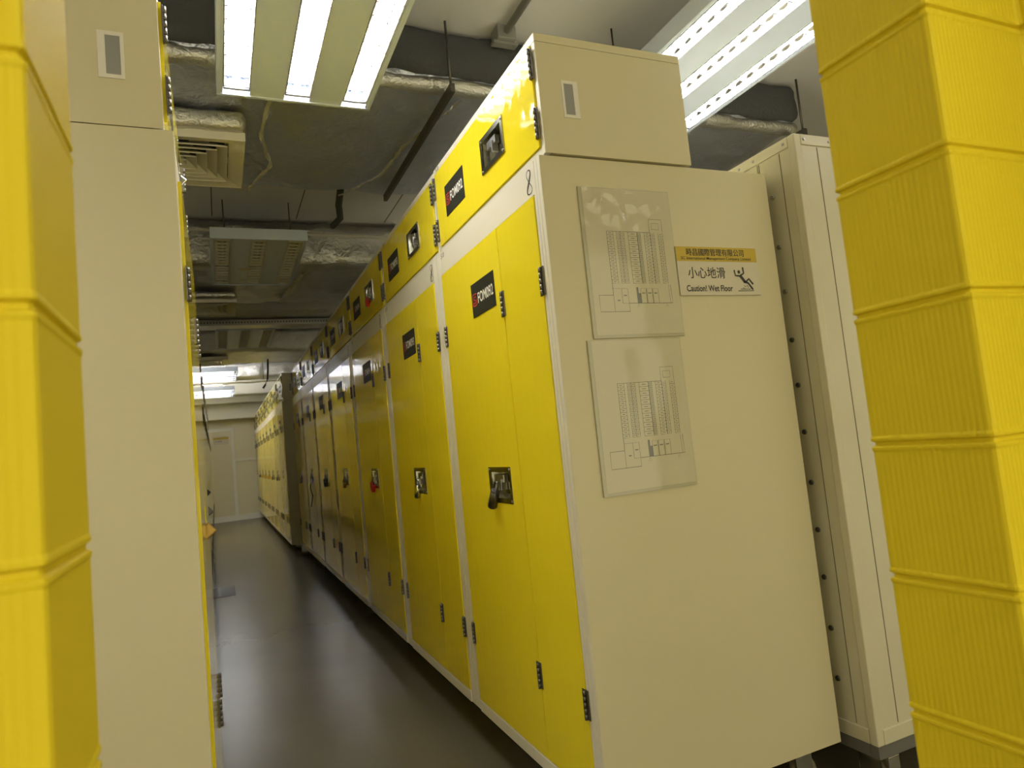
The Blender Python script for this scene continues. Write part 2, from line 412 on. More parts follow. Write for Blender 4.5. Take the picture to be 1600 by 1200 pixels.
def make_upper(name, label, num, group):
    t = thing(name, label, 'cabinet', group=group)
    D, zb, zt = 0.525, 2.037, 2.404
    b = MB().box(0.001, D, 0, 0.0014, zb, zt-0.026).box(0.001, D, CW-0.0014, CW, zb, zt-0.026)
    b.box(D-0.016, D, 0.0016, CW-0.0016, zb, zt-0.026).box(0.022, D-0.016, 0.0016, CW-0.0016, zb, zb+0.016)
    b.box(0.001, D, -0.0012, CW+0.0012, zt-0.025, zt, 0.0008)
    bo = b.build('body', 'cabinet paint', t)
    f = MB().box(0, 0.02, 0.0016, 0.022, zb, zt-0.026, 0.001).box(0, 0.02, CW-0.022, CW-0.0016, zb, zt-0.026, 0.001).box(-0.0005, 0.0009, 0.0, CW, zt-0.0255, zt, 0.0003).box(0, 0.02, 0.022, CW-0.022, zb, zb+0.024, 0.001)
    f.build('front_frame', 'frame paint', t)
    ly, lz = 0.362, 2.217
    d = slab_hole(-0.006, 0.016, 0.024, CW-0.024, zb+0.027, zt-0.029, ly-0.085, ly+0.085, lz-0.047, lz+0.047).build('door', 'yellow enamel', t)
    for y in (0.020, CW-0.020):
        for z0, z1 in ((2.085, 2.180), (2.268, 2.363)):
            knuckles(-0.006, y, z0, z1, 0.009).build('hinge', 'hinge steel', d)
    lp = lock_plate(t, ly, lz); lp.location.x = -0.006
    number_plate(t, 0.661, 0.883, 2.152, 2.278, num, x=-0.006)
    put_text(MB(), '5.0', 0.040, 0.017, (-0.0009, 0.975, zt-0.012), (0, -1, 0), (0, 0, 1), 0.0).build('size_mark', 'ink', t)
    # recessed pull in each side panel
    for y, s in ((0.0, -1), (CW, 1)):
        h = MB()
        x0, x1, z0, z1 = 0.075, 0.130, 2.150, 2.266
        h.box(x0, x0+0.008, y-0.0025, y+0.0025, z0, z1, 0.0005).box(x1-0.016, x1, y-0.0025, y+0.0025, z0, z1, 0.0005)
        h.box(x0+0.008, x1-0.016, y-0.0025, y+0.0025, z0, z0+0.010, 0.0005).box(x0+0.008, x1-0.016, y-0.0025, y+0.0025, z1-0.010, z1, 0.0005)
        p = h.build('side_pull', 'frame paint', t)
        MB().box(x0+0.006, x1-0.014, y-0.0012 if s < 0 else y, y if s < 0 else y+0.0012, z0+0.008, z1-0.008).build('pull_recess', 'flat grey', p)
    return t

ORD = ['first', 'second', 'third', 'fourth', 'fifth', 'sixth', 'seventh', 'eighth', 'ninth', 'tenth', 'eleventh', 'twelfth', 'thirteenth', 'fourteenth', 'fifteenth']
NUM = ['FOM092', 'FOM093', 'FOM094', 'FOM095', 'FOM096', 'FOM097', 'FOM098', 'FOM099', 'FOM100', 'FOM101', 'FOM102', 'FOM103', 'FOM104', 'FOM105', 'FOM106']
starts = [1.685, 2.715, 3.765, 4.84, 5.94, 7.00, 8.06, 9.09]
right = [(0.900, starts[i], starts[i+1]-starts[i]-0.002) for i in range(7)]
right += [(0.790, 9.32+0.985*i, 0.983) for i in range(8)]
lowers, uppers = [], []
def place(o, x, y, w, flip=False):
    o.scale.y = w/CW
    if flip:
        o.rotation_euler.z = PI; o.location = (x, y+w, 0)
    else:
        o.location = (x, y, 0)
def relabel_plate(root, num):
    for ch in root.children:
        if ch.name.startswith('number_plate'):
            for g_ in ch.children:
                if g_.name.startswith('lettering'):
                    src = g_.data; co = [v.co for v in src.vertices]
                    y0 = min(c.y for c in co); y1 = max(c.y for c in co); z0 = min(c.z for c in co); z1 = max(c.z for c in co); x = co[0].x
                    mb = put_text(MB(), num, y1-y0, z1-z0, (x, (y0+y1)/2, (z0+z1)/2), (0, -1, 0), (0, 0, 1), 0.015)
                    me = bpy.data.meshes.new('lettering'); mb.bm.to_mesh(me); mb.bm.free(); me.materials.append(MAT['white ink']); g_.data = me
GL, GU = 'tall storage cabinets of the right row', 'overhead cabinets of the right row'
def lab(i, kind):
    base = {'l': 'tall yellow-doored storage cabinet on casters', 'u': 'short yellow-doored overhead cabinet'}[kind]
    if i == 0:
        return {'l': 'tall cabinet with yellow doors whose pale side carries the plans and wet-floor sign',
                'u': 'overhead cabinet above the plan sleeves, pale end panel and lamp reflection on yellow door'}[kind]
    if i == 7: return base + ' whose grey end steps out into the aisle'
    return base + ', ' + ORD[i] + ' along the row behind the wet-floor sign'
L0 = make_lower('storage_cabinet', lab(0, 'l'), NUM[0], GL)
U0 = make_upper('overhead_cabinet', lab(0, 'u'), NUM[0], GU)
for i, (x, y, w) in enumerate(right):
    a = L0 if i == 0 else dup(L0); b = U0 if i == 0 else dup(U0)
    if i:
        a['label'] = lab(i, 'l'); b['label'] = lab(i, 'u')
        relabel_plate(a, NUM[i]); relabel_plate(b, NUM[i])
    place(a, x, y, w); place(b, x+(0.018 if i == 0 else 0.022), y-(0.013 if i == 0 else 0.002)+0.002, w-0.006)
    lowers.append(a); uppers.append(b)
# the opposite row, seen only edge-on
left = [(-0.056, 1.728, CW)]
yy = 2.80
for i in range(1, 14):
    left.append((-0.092-0.0065*i, yy, 1.02)); yy += 1.025
GL2, GU2 = 'tall storage cabinets of the left row', 'overhead cabinets of the left row'
for i, (x, y, w) in enumerate(left):
    a = dup(L0); b = dup(U0)
    a['group'] = GL2; b['group'] = GU2
    if i == 0:
        a['label'] = 'tall cabinet seen end-on as a blank beige panel beside the yellow left wall'
        b['label'] = 'overhead cabinet with beige end and side pull beside the yellow left wall'
    else:
        a['label'] = 'tall yellow storage cabinet seen edge-on, ' + ORD[i] + ' behind the blank beige end panel'
        b['label'] = 'overhead cabinet seen edge-on, ' + ORD[i] + ' behind the beige one with a side pull'
    for r_ in (a, b):
        for ch in list(r_.children):
            if ch.name.startswith('number_plate'):
                for g_ in list(ch.children): bpy.data.objects.remove(g_)     # nothing of these can be read edge-on
            elif ch.name.startswith('door'): ch.location.x = -0.005 if r_ is a else -0.002          # these doors stand a little proud
    place(a, x, y, w, True); place(b, x-0.02, y+0.002, w-0.005, True)

# ------------------------------------------------------------------ padlocks on the lock plates
def padlock(label, loc, rx, body, size=1.0, shackle='steel', style='box', rz=0.0):
    t = thing('padlock', label, 'padlock', loc); t.rotation_euler = (rx, 0, rz)
    s = size
    # local: shackle top at origin, body hangs down -z, thickness along x, width along y
    pts = [(0, -0.012*s, -0.040*s), (0, -0.012*s, -0.016*s)]
    for k in range(9):
        a = PI - PI*k/8; pts.append((0, 0.012*s*math.cos(a), -0.014*s+0.012*s*math.sin(a)))
    pts += [(0, 0.012*s, -0.016*s), (0, 0.012*s, -0.040*s)]
    MB().tube(pts, 0.0034*s, 8).build('shackle', shackle, t)
    if style == 'box':
        MB().box(-0.009*s, 0.009*s, -0.021*s, 0.021*s, -0.072*s, -0.034*s, 0.004*s).build('lock_body', body, t)
    else:
        MB().tube([(0, 0, -0.028*s), (0, 0, -0.032*s)], 0.010*s, 16, r2=0.0135*s).tube([(0, 0, -0.032*s), (0, 0, -0.088*s)], 0.0135*s, 16).tube([(0, 0, -0.088*s), (0, 0, -0.091*s)], 0.0135*s, 16, r2=0.0115*s).build('lock_body', body, t)
    return t
def lockpos(i, z=1.064, y=0.534): return (right[i][0]-0.016, right[i][1]+y*right[i][2]/CW, z)
G = 'padlocks on the right row'
def P_(i, dz=0.0, dy=0.0, **k): x, y, z = lockpos(i); return (x+k.get('dx', 0), y+dy, z+dz)
tag(padlock('dark cylindrical padlock hanging on the nearest tall yellow door', P_(0, 0.012), math.radians(38), 'dark steel', 1.25, 'dark steel', 'cyl'), 'dark cylindrical padlock hanging on the nearest tall yellow door', 'padlock', G)
tag(padlock('bright steel tubular padlock on the tall door below the second number plate', P_(1, 0.010), math.radians(22), 'chrome', 1.1, 'steel', 'cyl'), 'bright steel tubular padlock on the second tall door of the row', 'padlock', G)
tag(padlock('red', P_(2, 0.006), math.radians(32), 'red lock', 1.35), 'red padlock on the third tall door of the right row', 'padlock', G)
tag(padlock('brass', P_(3, 0.004), math.radians(30), 'brass', 1.3), 'brass padlock on the fourth tall door, beyond the red one', 'padlock', G)
tag(padlock('dark', P_(4, 0.004), math.radians(24), 'dark steel', 1.5), 'dark square padlock on the fifth tall door of the right row', 'padlock', G)
tag(padlock('steel', P_(5, 0.004), math.radians(10), 'steel', 1.3), 'small steel padlock on the sixth tall door of the right row', 'padlock', G)
tag(padlock('steel', P_(6, 0.004), math.radians(-10), 'dark steel', 1.5), 'dark padlock on the seventh tall door, last before the row steps out', 'padlock', G)
for i in range(8, 14):
    tag(padlock('x', P_(i, 0.004), math.radians(random.uniform(-10, 30)), random.choice(['dark steel', 'steel', 'brass']), 1.4), 'padlock on the ' + ORD[i] + ' tall door of the right row', 'padlock', G)
# overhead doors
def U_(i, dz=0): x, y, w = right[i]; return (x+0.010, y+0.362*w/CW-0.004, 2.217+dz)
tag(padlock('x', U_(2, 0.012), math.radians(35), 'red lock', 1.3), 'red padlock on the third overhead door, above the other red padlock', 'padlock', G)
tag(padlock('x', U_(4, 0.010), math.radians(15), 'dark steel', 1.2), 'dark padlock on the fifth overhead door of the right row', 'padlock', G)
for i in (3, 4):
    x, y, z = U_(i)
    tg = MB().box(-0.001, 0.001, -0.03, 0.03, -0.055, 0.03).build('paper_tag', 'white ink'); tg.location = (x-0.004, y+0.01, z-0.005); tg.rotation_euler = (math.radians(-12), 0, 0)
    tag(tg, 'small white paper tag hung on the ' + ORD[i] + ' overhead lock of the right row', 'tag', 'paper tags on overhead locks')
# left row
tag(padlock('x', (-0.078, 2.22, 1.078), math.radians(-40), 'brass', 0.95, rz=PI/2), 'brass padlock sticking out from the left row beside the beige end panel', 'padlock', 'padlocks on the left row')
tag(padlock('x', (-0.098, 2.50, 2.245), math.radians(-50), 'chrome', 0.75, rz=PI/2), 'bright steel padlock sticking out below the square ceiling vent', 'padlock', 'padlocks on the left row')
tag(padlock('x', (-0.112, 3.30, 1.085), math.radians(-40), 'dark steel', 1.2, rz=PI/2), 'dark padlock on the left row just above the brass one', 'padlock', 'padlocks on the left row')
tag(padlock('x', (-0.135, 4.30, 1.135), math.radians(-45), 'black', 1.2, rz=PI/2), 'black padlock sticking out of the left row in front of the far door', 'padlock', 'padlocks on the left row')

# ------------------------------------------------------------------ notices on the near cabinet's side
YS = 1.685
def sleeve(name, label, x0, x1, z0, z1, tilt, wrinkle):
    w, h = x1-x0, z1-z0
    t = thing(name, label, 'document sleeve', ((x0+x1)/2, YS-0.001, (z0+z1)/2)); t.rotation_euler = (0, tilt, 0)
    t['group'] = 'plan sleeves on the cabinet side'
    MB().box(-w/2, w/2, -0.004, 0, -h/2, h/2, 0.001).build('backing', 'sleeve edge', t)
    MB().box(-w/2+0.012, w/2-0.003, -0.0050, -0.0042, -h/2+0.010, h/2-0.003).build('paper_sheet', 'paper', t)
    # the printed floor plan
    pl = MB(); g_ = MB(); Y = -0.0054
    def ln(*p, w_=0.0011, m_=None): (m_ or pl).ribbon([(a, Y, b) for a, b in p], w_, (0, 1, 0))
    def rect(a, b, c, d, w_=0.0010): ln((a, c), (b, c), (b, d), (a, d), (a, c), w_=w_)
    # plan coordinates: origin at the upper left corner of the cabinet block
    ox, oz = -0.080, 0.095
    def q(a, b): return (a+ox, b+oz)
    ln(q(0, -0.195), q(0, 0), q(0.155, 0), w_=0.0014)
    ln(q(0.155, 0), q(0.156, 0.042), q(0.203, 0.042), q(0.203, 0.004), w_=0.0012); rect(ox+0.164, ox+0.191, oz+0.010, oz+0.030)
    ln(q(0.210, -0.165), q(0.212, -0.221), q(0.052, -0.221), q(0.052, -0.246), q(-0.050, -0.246), q(-0.050, -0.196), q(0, -0.196), w_=0.0014)
    ln(q(0.202, -0.165), q(0.204, -0.221), w_=0.0008)
    def col(a, b, top, bot, n, marks=True):
        rect(ox+a, ox+b, oz+bot, oz+top)
        for k in range(1, n): zz = top+(bot-top)*k/n; ln(q(a, zz), q(b, zz), w_=0.0009)
        if marks:
            for k in range(n):
                zz = top+(bot-top)*(k+0.5)/n; ln(q(a+(b-a)*0.28, zz), q(a+(b-a)*0.72, zz), w_=0.0017, m_=g_)
    col(0.0, 0.022, 0, -0.160, 15); col(0.034, 0.045, 0, -0.160, 15); col(0.048, 0.060, 0, -0.160, 15)
    col(0.075, 0.108, 0, -0.160, 12); col(0.109, 0.120, 0, -0.160, 26); col(0.134, 0.156, 0, -0.160, 16)
    col(0.157, 0.171, 0, -0.160, 16); col(0.186, 0.203, 0, -0.160, 15)
    rect(ox+0.0, ox+0.052, oz-0.246, oz-0.176); rect(ox+0.030, ox+0.052, oz-0.221, oz-0.176)
    for k in range(3): rect(ox+0.098+0.022*k, ox+0.118+0.022*k, oz-0.221, oz-0.176); ln(q(0.102+0.022*k, -0.190), q(0.114+0.022*k, -0.190), w_=0.003, m_=g_)
    ln(q(0.036, -0.197), q(0.047, -0.197), w_=0.003, m_=g_); ln(q(0.012, -0.212), q(0.022, -0.212), w_=0.003, m_=g_)
    for a in (0.085, 0.190): ln(q(a, -0.224), q(a-0.005, -0.233), q(a+0.005, -0.233), q(a, -0.224), w_=0.0006)
    g_.face(*[(ox+a, Y, oz+b) for a, b in ((0.083, -0.172), (0.090, -0.172), (0.090, -0.190), (0.098, -0.190), (0.098, -0.2205), (0.083, -0.2205))])
    pp = pl.build('floor_plan', 'ink', t); g_.build('plan_marks', 'grey ink', pp)
    # clear cover, slightly rippled
    cv = MB(); N, Mm = 26, 34; V = []
    for j in range(Mm+1):
        for i in range(N+1):
            a, b = i/N, j/Mm
            e = min(a, 1-a, b, 1-b)
            d = 0.0015*noise.noise(Vector((a*3, b*3, 5))) + wrinkle*max(0, b-0.7)*(1.2-a)*noise.noise(Vector((a*9, b*14, 2)))
            d = max(-0.004, min(0.012, d))*min(1, e*12)
            V.append(cv.bm.verts.new((-w/2+a*w, -0.0088-d, -h/2+b*h)))
    for j in range(Mm):
        for i in range(N):
            k = j*(N+1)+i; cv.bm.faces.new((V[k], V[k+1], V[k+N+2], V[k+N+1]))
    cv.build('clear_cover', 'clear plastic', t, smooth=True)
    return t
sleeve('document_sleeve', 'upper clear sleeve with a floor plan, glossy wrinkles at its top', 1.014, 1.340, 1.484, 1.944, math.radians(0.0), 0.11)
sleeve('document_sleeve', 'lower clear sleeve with a floor plan, below the wrinkled one', 0.990, 1.319, 1.028, 1.480, math.radians(0.0), 0.0)

s = thing('warning_sign', 'white and yellow caution wet floor sign with slipping figure', 'sign', (1.506, YS-0.001, 1.690))
w2, h2 = 0.164, 0.079
MB().box(-w2, w2, -0.006, 0, -h2, h2, 0.0008).build('sign_board', 'sign white', s)
MB().box(-w2, w2-0.003, -0.0068, -0.0061, 0.031, h2-0.001).build('header_band', 'sign yellow', s)
tx = MB()
for k_ in (-0.0003, 0.0003): put_text(tx, '時昌國際管理有限公司', 0.232, 0.024, (-0.008+k_, -0.0074-k_*0.1, 0.0605), (1, 0, 0), (0, 0, 1), 0.004)
put_text(tx, 'SC International Management Company Limited', 0.282, 0.0125, (-0.006, -0.0074, 0.0395), (1, 0, 0), (0, 0, 1), 0.007)
put_text(tx, '小心地滑', 0.148, 0.037, (-0.052, -0.0067, -0.006), (1, 0, 0), (0, 0, 1), 0.006)
put_text(tx, 'Caution! Wet Floor', 0.184, 0.0205, (-0.046, -0.0067, -0.0565), (1, 0, 0), (0, 0, 1), 0.018)
tx.build('lettering', 'ink', s)
fg = MB(); Yf = -0.0067
def st(pts, w_): fg.ribbon([(a, Yf, b) for a, b in pts], w_, (0, 1, 0))
def disc(a, b, r): fg.face(*[(a+r*math.cos(2*PI*k/18), Yf, b+r*math.sin(2*PI*k/18)) for k in range(18)])
# px in the sign close-up -> sign coordinates
def K(px, py): return ((px-640)/1000*0.3075, (430-py)/600*0.158)
def KS(*p): return [K(*k) for k in p]
hx, hy = K(897, 440); disc(hx, hy, 0.0058)
st(KS((838, 425), (846, 485), (905, 490)), 0.0056); st(KS((957, 388), (962, 455), (925, 478)), 0.0056)
st(KS((905, 480), (935, 520), (970, 572)), 0.0105); st(KS((955, 566), (985, 572), (1008, 580), (1060, 655)), 0.0066); st(KS((985, 560), (1022, 525), (1070, 588)), 0.0062)
for p in (KS((838, 425)), KS((957, 388)), KS((1070, 588)), KS((1060, 655))): disc(p[0][0], p[0][1], 0.003)
st(KS((860, 678), (1075, 676)), 0.0022); st(KS((895, 657), (1035, 657)), 0.0022); st(KS((925, 640), (955, 645)), 0.002)
st(KS((945, 610), (975, 632)), 0.002); st(KS((985, 605), (1005, 638)), 0.002)
fg.build('slipping_figure', 'ink', s)

# ------------------------------------------------------------------ old white panelled units behind the row
def box_unit(label, x0, y0, wx, wy, first):
    t = thing('panelled_box', label, 'cabinet', (x0, y0, 0), group='old white panelled boxes')
    z0, z1 = 0.165, 2.135
    pn = MB().box(0.006, wx-0.006, 0.006, wy-0.006, z0+0.01, z1-0.01).build('panel', 'old white', t)
    for xa, xb, ya, yb in ((0, 0.03, 0, 0.03), (wx-0.03, wx, 0, 0.03), (0, 0.03, wy-0.03, wy), (wx-0.03, wx, wy-0.03, wy)):
        MB().box(xa, xb, ya, yb, z0, z1, 0.004).build('corner_post', 'old white', t)
    rails = []
    for z, zz in ((z0, z0+0.045), (z1-0.036, z1)):
        rails.append(MB().box(0.001, 0.02, 0.031, wy-0.031, z, zz, 0.002).build('edge_rail', 'old white', t))
        rails.append(MB().box(0.031, wx-0.031, 0.001, 0.02, z, zz, 0.002).build('edge_rail', 'old white', t))
        MB().box(wx-0.02, wx-0.001, 0.031, wy-0.031, z, zz, 0.002).build('edge_rail', 'old white', t)
    se = MB()
    for y in (0.075, 0.17, 0.178): se.box(0.0045, 0.0065, y-0.001, y+0.001, z0+0.05, z1-0.04)
    for x in (0.105, 0.30): se.box(x-0.001, x+0.001, 0.0045, 0.0065, z0+0.05, z1-0.04)
    se.build('panel_seam', 'seam dark', t)
    for y in (0.05, 0.19, 0.26, 0.40, 0.55): MB().tube([(0.001, y, z1-0.018), (-0.003, y, z1-0.018)], 0.005, 8).build('screw', 'steel', rails[2])
    for x in (0.045, 0.16, 0.30): MB().tube([(x, 0.001, z1-0.018), (x, -0.003, z1-0.018)], 0.005, 8).build('screw', 'steel', rails[3])
    b = MB().box(0.004, 0.035, 0.036, wy, 0.125, z0-0.001, 0.001).box(0.004, wx, 0.004, 0.035, 0.125, z0-0.001, 0.001).box(wx-0.035, wx, 0.036, wy, 0.125, z0-0.001, 0.001)
    b.build('base_frame', 'base grey', t)
    if first:
        for z in (1.960, 1.784, 1.628, 1.460, 1.305, 1.146, 0.977, 0.820, 0.665, 0.500, 0.339):
            MB().tube([(0.0062, 0.126, z), (0.0010, 0.126, z)], 0.0095, 14, r2=0.0080).build('bolt', 'dark steel' if z < 1.5 else 'chrome', t)
    for x in (0.075, wx-0.075):
        for y in (0.075, wy-0.075):
            c = MB().box(x-0.04, x+0.04, y-0.04, y+0.04, 0.118, 0.125, 0.001).box(x-0.026, x-0.022, y-0.03, y+0.05, 0.03, 0.118).box(x+0.022, x+0.026, y-0.03, y+0.05, 0.03, 0.118)
            c.box(x-0.024, x+0.024, y-0.062, y-0.055, 0.055, 0.118, 0.002)
            c = c.build('caster', 'chrome', t)
            MB().tube([(x-0.018, y+0.01, 0.05), (x+0.018, y+0.01, 0.05)], 0.05, 20).build('wheel', 'nylon', c)
    return t
box_unit('tall white panelled box on casters with a column of bolts beside the wet-floor cabinet', 1.80, 1.578, 0.86, 1.20, True)
box_unit('white panelled box hidden behind the bolted one', 1.80, 2.80, 0.86, 1.20, False)

# ------------------------------------------------------------------ ceiling lamps
def troffer(label, x, y, lit=True, z=2.70, wx=0.61, ly=1.22, rz=0.0, closed=True):
    t = thing('ceiling_lamp', label, 'lamp', (x, y, z), rz, 'three-strip ceiling lamps')
    hx, hy, H = wx/2, ly/2, 0.075
    sw = 0.100
    cs = (-0.232, 0.0, 0.232)
    h = MB()
    e = 0.016
    # rim and sides
    h.box(-hx, hx, -hy, -hy+e, 0, H, 0.002).box(-hx, hx, hy-e, hy, 0, H, 0.002).box(-hx, -hx+e, -hy+e, hy-e, 0, H, 0.002).box(hx-e, hx, -hy+e, hy-e, 0, H, 0.002)
    if closed: h.box(-hx+e, hx-e, -hy+e, hy-e, H-0.004, H)
    # blank panels between the strips
    for a, b in ((-hx+e, cs[0]-sw/2), (cs[0]+sw/2, cs[1]-sw/2), (cs[1]+sw/2, cs[2]-sw/2), (cs[2]+sw/2, hx-e)):
        if b-a > 0.002 and closed: h.box(a, b, -hy+e, hy-e, 0.004, H-0.006)
    # end plates of the strips
    h.build('housing', 'lamp white flare tint', t)
    for c in cs:
        tr = MB(); N = 8
        prof = [(c + sw/2*math.cos(PI*k/N)*0.99, 0.012 + 0.050*math.sin(PI*k/N)) for k in range(N+1)]
        for k, ((a, za), (b, zb)) in enumerate(zip(prof, prof[1:])):
            if closed or k in (0, N-1): tr.face((a, -hy+e, za), (b, -hy+e, zb), (b, hy-e, zb), (a, hy-e, za))
        trg = tr.build('reflector', 'lamp trough' if lit else 'flat grey', t)
        lv = MB(); n = 16
        for k in range(n):
            yk = -hy+0.075 + (ly-0.15)*k/(n-1)
            th = 0.0022
            # curved cross blade, deeper at its ends
            pts = [(c-sw/2+0.003, 0.004), (c+sw/2-0.003, 0.004), (c+sw/2-0.003, 0.032), (c+0.018, 0.018), (c-0.018, 0.018), (c-sw/2+0.003, 0.032)]
            f0 = [lv.bm.verts.new((a, yk-th, b)) for a, b in pts]; f1 = [lv.bm.verts.new((a, yk+th, b)) for a, b in pts]
            lv.bm.faces.new(f0); lv.bm.faces.new(f1[::-1])
            for i in range(6): lv.bm.faces.new((f0[i], f0[(i+1) % 6], f1[(i+1) % 6], f1[i]))
        for sgn in (-1, 1):
            lv.box(c+sgn*(sw/2-0.004), c+sgn*(sw/2-0.001), -hy+0.05, hy-0.05, 0.002, 0.034)
            lv.box(c-sw/2+0.002, c+sw/2-0.002, sgn*(hy-0.055)-0.006, sgn*(hy-0.055)+0.006, 0.003, 0.012)
        lv.build('louvre', 'louvre' if lit else 'vent paint', trg)
        MB().tube([(c, -hy+0.04, 0.038), (c, hy-0.04, 0.038)], 0.013, 12).build('tube', 'tube lit' if lit else 'tube off', trg)
        for ya, yb in ((-hy+e, -hy+0.045), (hy-0.045, hy-e)):
            MB().tube([(c, ya, 0.038), (c, yb, 0.038)], 0.0145, 12).build('lamp_holder', 'lamp white flare tint', trg)
    for a in (-hx*0.7, hx*0.7):
        for b in (-hy*0.7, hy*0.7): MB().tube([(a, b, H), (a, b, ZC-z)], 0.004, 8).build('hanging_rod', 'dark steel', t)
    return t
troffer('lit three-strip lamp hanging over the aisle, nearest the doorway', 0.378, 2.18)
troffer('lit three-strip lamp over the white panelled box', 2.005, 2.08)
troffer('dark three-strip lamp beside the white conduit, its pale end facing the doorway', 0.330, 5.23, False)
troffer('dark three-strip lamp just past the perforated cable tray', 0.345, 8.42, False)
for k, y_ in enumerate((11.45, 12.20, 14.10, 14.90)):
    troffer('lit open-backed lamp set crosswise far along the aisle, ' + ORD[k] + ' of the far four', -0.27, y_, rz=PI/2, closed=False)
for x_, y_, l_ in ((0.378, -1.25, 'lit three-strip lamp in the hall before the padded doorway'),
                   (-1.40, 0.80, 'unseen fill lamp added over the cross aisle, beyond the left padding'), (3.25, 0.80, 'unseen fill lamp added over the cross aisle, beyond the right padding'),  # unseen cross-aisle lamps added to fill the jambs and end panels
                   (2.005, 5.20, 'unseen fill lamp added behind the right row, nearer one'), (2.005, 8.40, 'unseen fill lamp added behind the right row, farther one'),  # unseen lamps behind both rows, added to lift the mid-aisle ambient
                   (-1.40, 5.20, 'unseen fill lamp added behind the left row, nearer one'), (-1.40, 8.40, 'unseen fill lamp added behind the left row, farther one')):
    troffer(l_, x_, y_)

# ------------------------------------------------------------------ ducts, vents, pipes
def crumpled(mb, x0, x1, y0, y1, z0, z1, step, amp, seed, round_=0.05, pins=None):
    nx, ny, nz = [max(2, int((b-a)/step)) for a, b in ((x0, x1), (y0, y1), (z0, z1))]
    cache = {}
    cx, cy, cz = (x0+x1)/2, (y0+y1)/2, (z0+z1)/2
    def pt(x, y, z):
        k = (round(x, 4), round(y, 4), round(z, 4))
        if k in cache: return cache[k]
        p = Vector((x, y, z))
        q = Vector((min(max(x, x0+round_), x1-round_), min(max(y, y0+round_), y1-round_), min(max(z, z0+round_), z1-round_)))
        d = p-q
        n = d.normalized() if d.length > 1e-6 else Vector((0, 0, -1))
        p = q + n*round_
        s = Vector((seed, seed*1.7, 0))
        a = noise.fractal(p*5+s, 1.0, 2.1, 5)*amp
        a += (0.5-abs(noise.noise(p*Vector((7, 3, 7))+s)))*amp*0.7 if False else (0.5-abs(noise.noise(Vector((p.x*6, p.y*2.5, p.z*6))+s)))*amp
        if pins:
            for ux, uy in pins:
                r = math.hypot(p.x-ux, p.y-uy)
                if r < 0.28 and p.z < z0+0.06:
                    th = math.atan2(p.y-uy, p.x-ux)
                    a -= 0.024*math.exp(-r/0.05) + 0.0060*math.cos(9*th+3*math.sin(2*th))*math.exp(-r/0.10)
        cache[k] = mb.bm.verts.new(p + n*a)
        return cache[k]
    def grid(f, na, nb):
        for i in range(na):
            for j in range(nb):
                vs_ = [f(i/na, j/nb), f((i+1)/na, j/nb), f((i+1)/na, (j+1)/nb), f(i/na, (j+1)/nb)]
                if len(set(vs_)) == 4:
                    try: mb.bm.faces.new(vs_)
                    except ValueError: pass
    L = lambda a, b, t: a+(b-a)*t
    for z in (z0, z1): grid(lambda a, b: pt(L(x0, x1, a), L(y0, y1, b), z), nx, ny)
    for y in (y0, y1): grid(lambda a, b: pt(L(x0, x1, a), y, L(z0, z1, b)), nx, nz)
    for x in (x0, x1): grid(lambda a, b: pt(x, L(y0, y1, a), L(z0, z1, b)), ny, nz)
    return mb
def tape(mb, pts, w, z, seed):
    """crumpled foil tape along a path on the underside of a duct"""
    n = 60; P = []
    for k in range(n+1):
        t = k/n*(len(pts)-1); i = min(int(t), len(pts)-2); f = t-i
        p = Vector(pts[i]).lerp(Vector(pts[i+1]), f); P.append(p)
    rows = []
    for k, p in enumerate(P):
        row = []
        for j in range(5):
            o = (j-2)/4*w
            row.append(mb.bm.verts.new((p.x+o+0.01*noise.noise(Vector((k*0.3, j*0.2, seed))), p.y, p.z - 0.002 - 0.022*abs(noise.noise(Vector((k*0.9, j*1.3, seed)))))))
        rows.append(row)
    for a, b in zip(rows, rows[1:]):
        for j in range(4): mb.bm.faces.new((a[j], a[j+1], b[j+1], b[j]))
    return mb
# main dark duct across the aisle, just past the first lamp
d = thing('air_duct', 'wide dark foil-wrapped duct crossing the ceiling behind the nearest lit lamp', 'duct', (0.7, 3.4, 2.82), group='foil wrapped ducts')
crumpled(MB(), -2.1-0.7, 3.16-0.7, 2.74-3.4, 4.04-3.4, 0, 0.24, 0.022, 0.013, 3.0, 0.05, pins=[(-0.02, -0.12), (-0.02, 0.30), (0.42, 0.06), (-0.62, 0.2), (0.9, -0.2), (2.0, -0.2), (2.1, 0.25), (1.4, 0.2)]).build('duct_wrap', 'foil haze tint', d, smooth=True)
t1 = MB(); tape(t1, [(-0.40, -0.55, -0.012), (-0.43, -0.1, -0.012), (-0.36, 0.25, -0.012), (-0.46, 0.62, -0.014)], 0.020, 0, 1)
tape(t1, [(0.42, -0.6, -0.012), (0.28, -0.1, -0.012), (0.24, 0.3, -0.012), (0.06, 0.64, -0.014)], 0.018, 0, 2)
t1.build('tape_seam', 'foil tape', d, smooth=True)
hl = MB(); crumpled(hl, -2.75, 2.46, -0.672, -0.60, -0.012, 0.05, 0.02, 0.012, 9.0, 0.03); hl.build('foil_highlight', 'foil', d, smooth=True)  # separate foil strip standing in for the highlight along the rounded edge
ins = MB(); crumpled(ins, -2.12, 3.15, 2.70, 2.79, 2.875, 3.075, 0.03, 0.014, 21.0, 0.04)
o = ins.build('insulation_strip', 'insulation', d, smooth=True); o.matrix_parent_inverse = Matrix.Translation((-0.7, -3.4, -2.82))
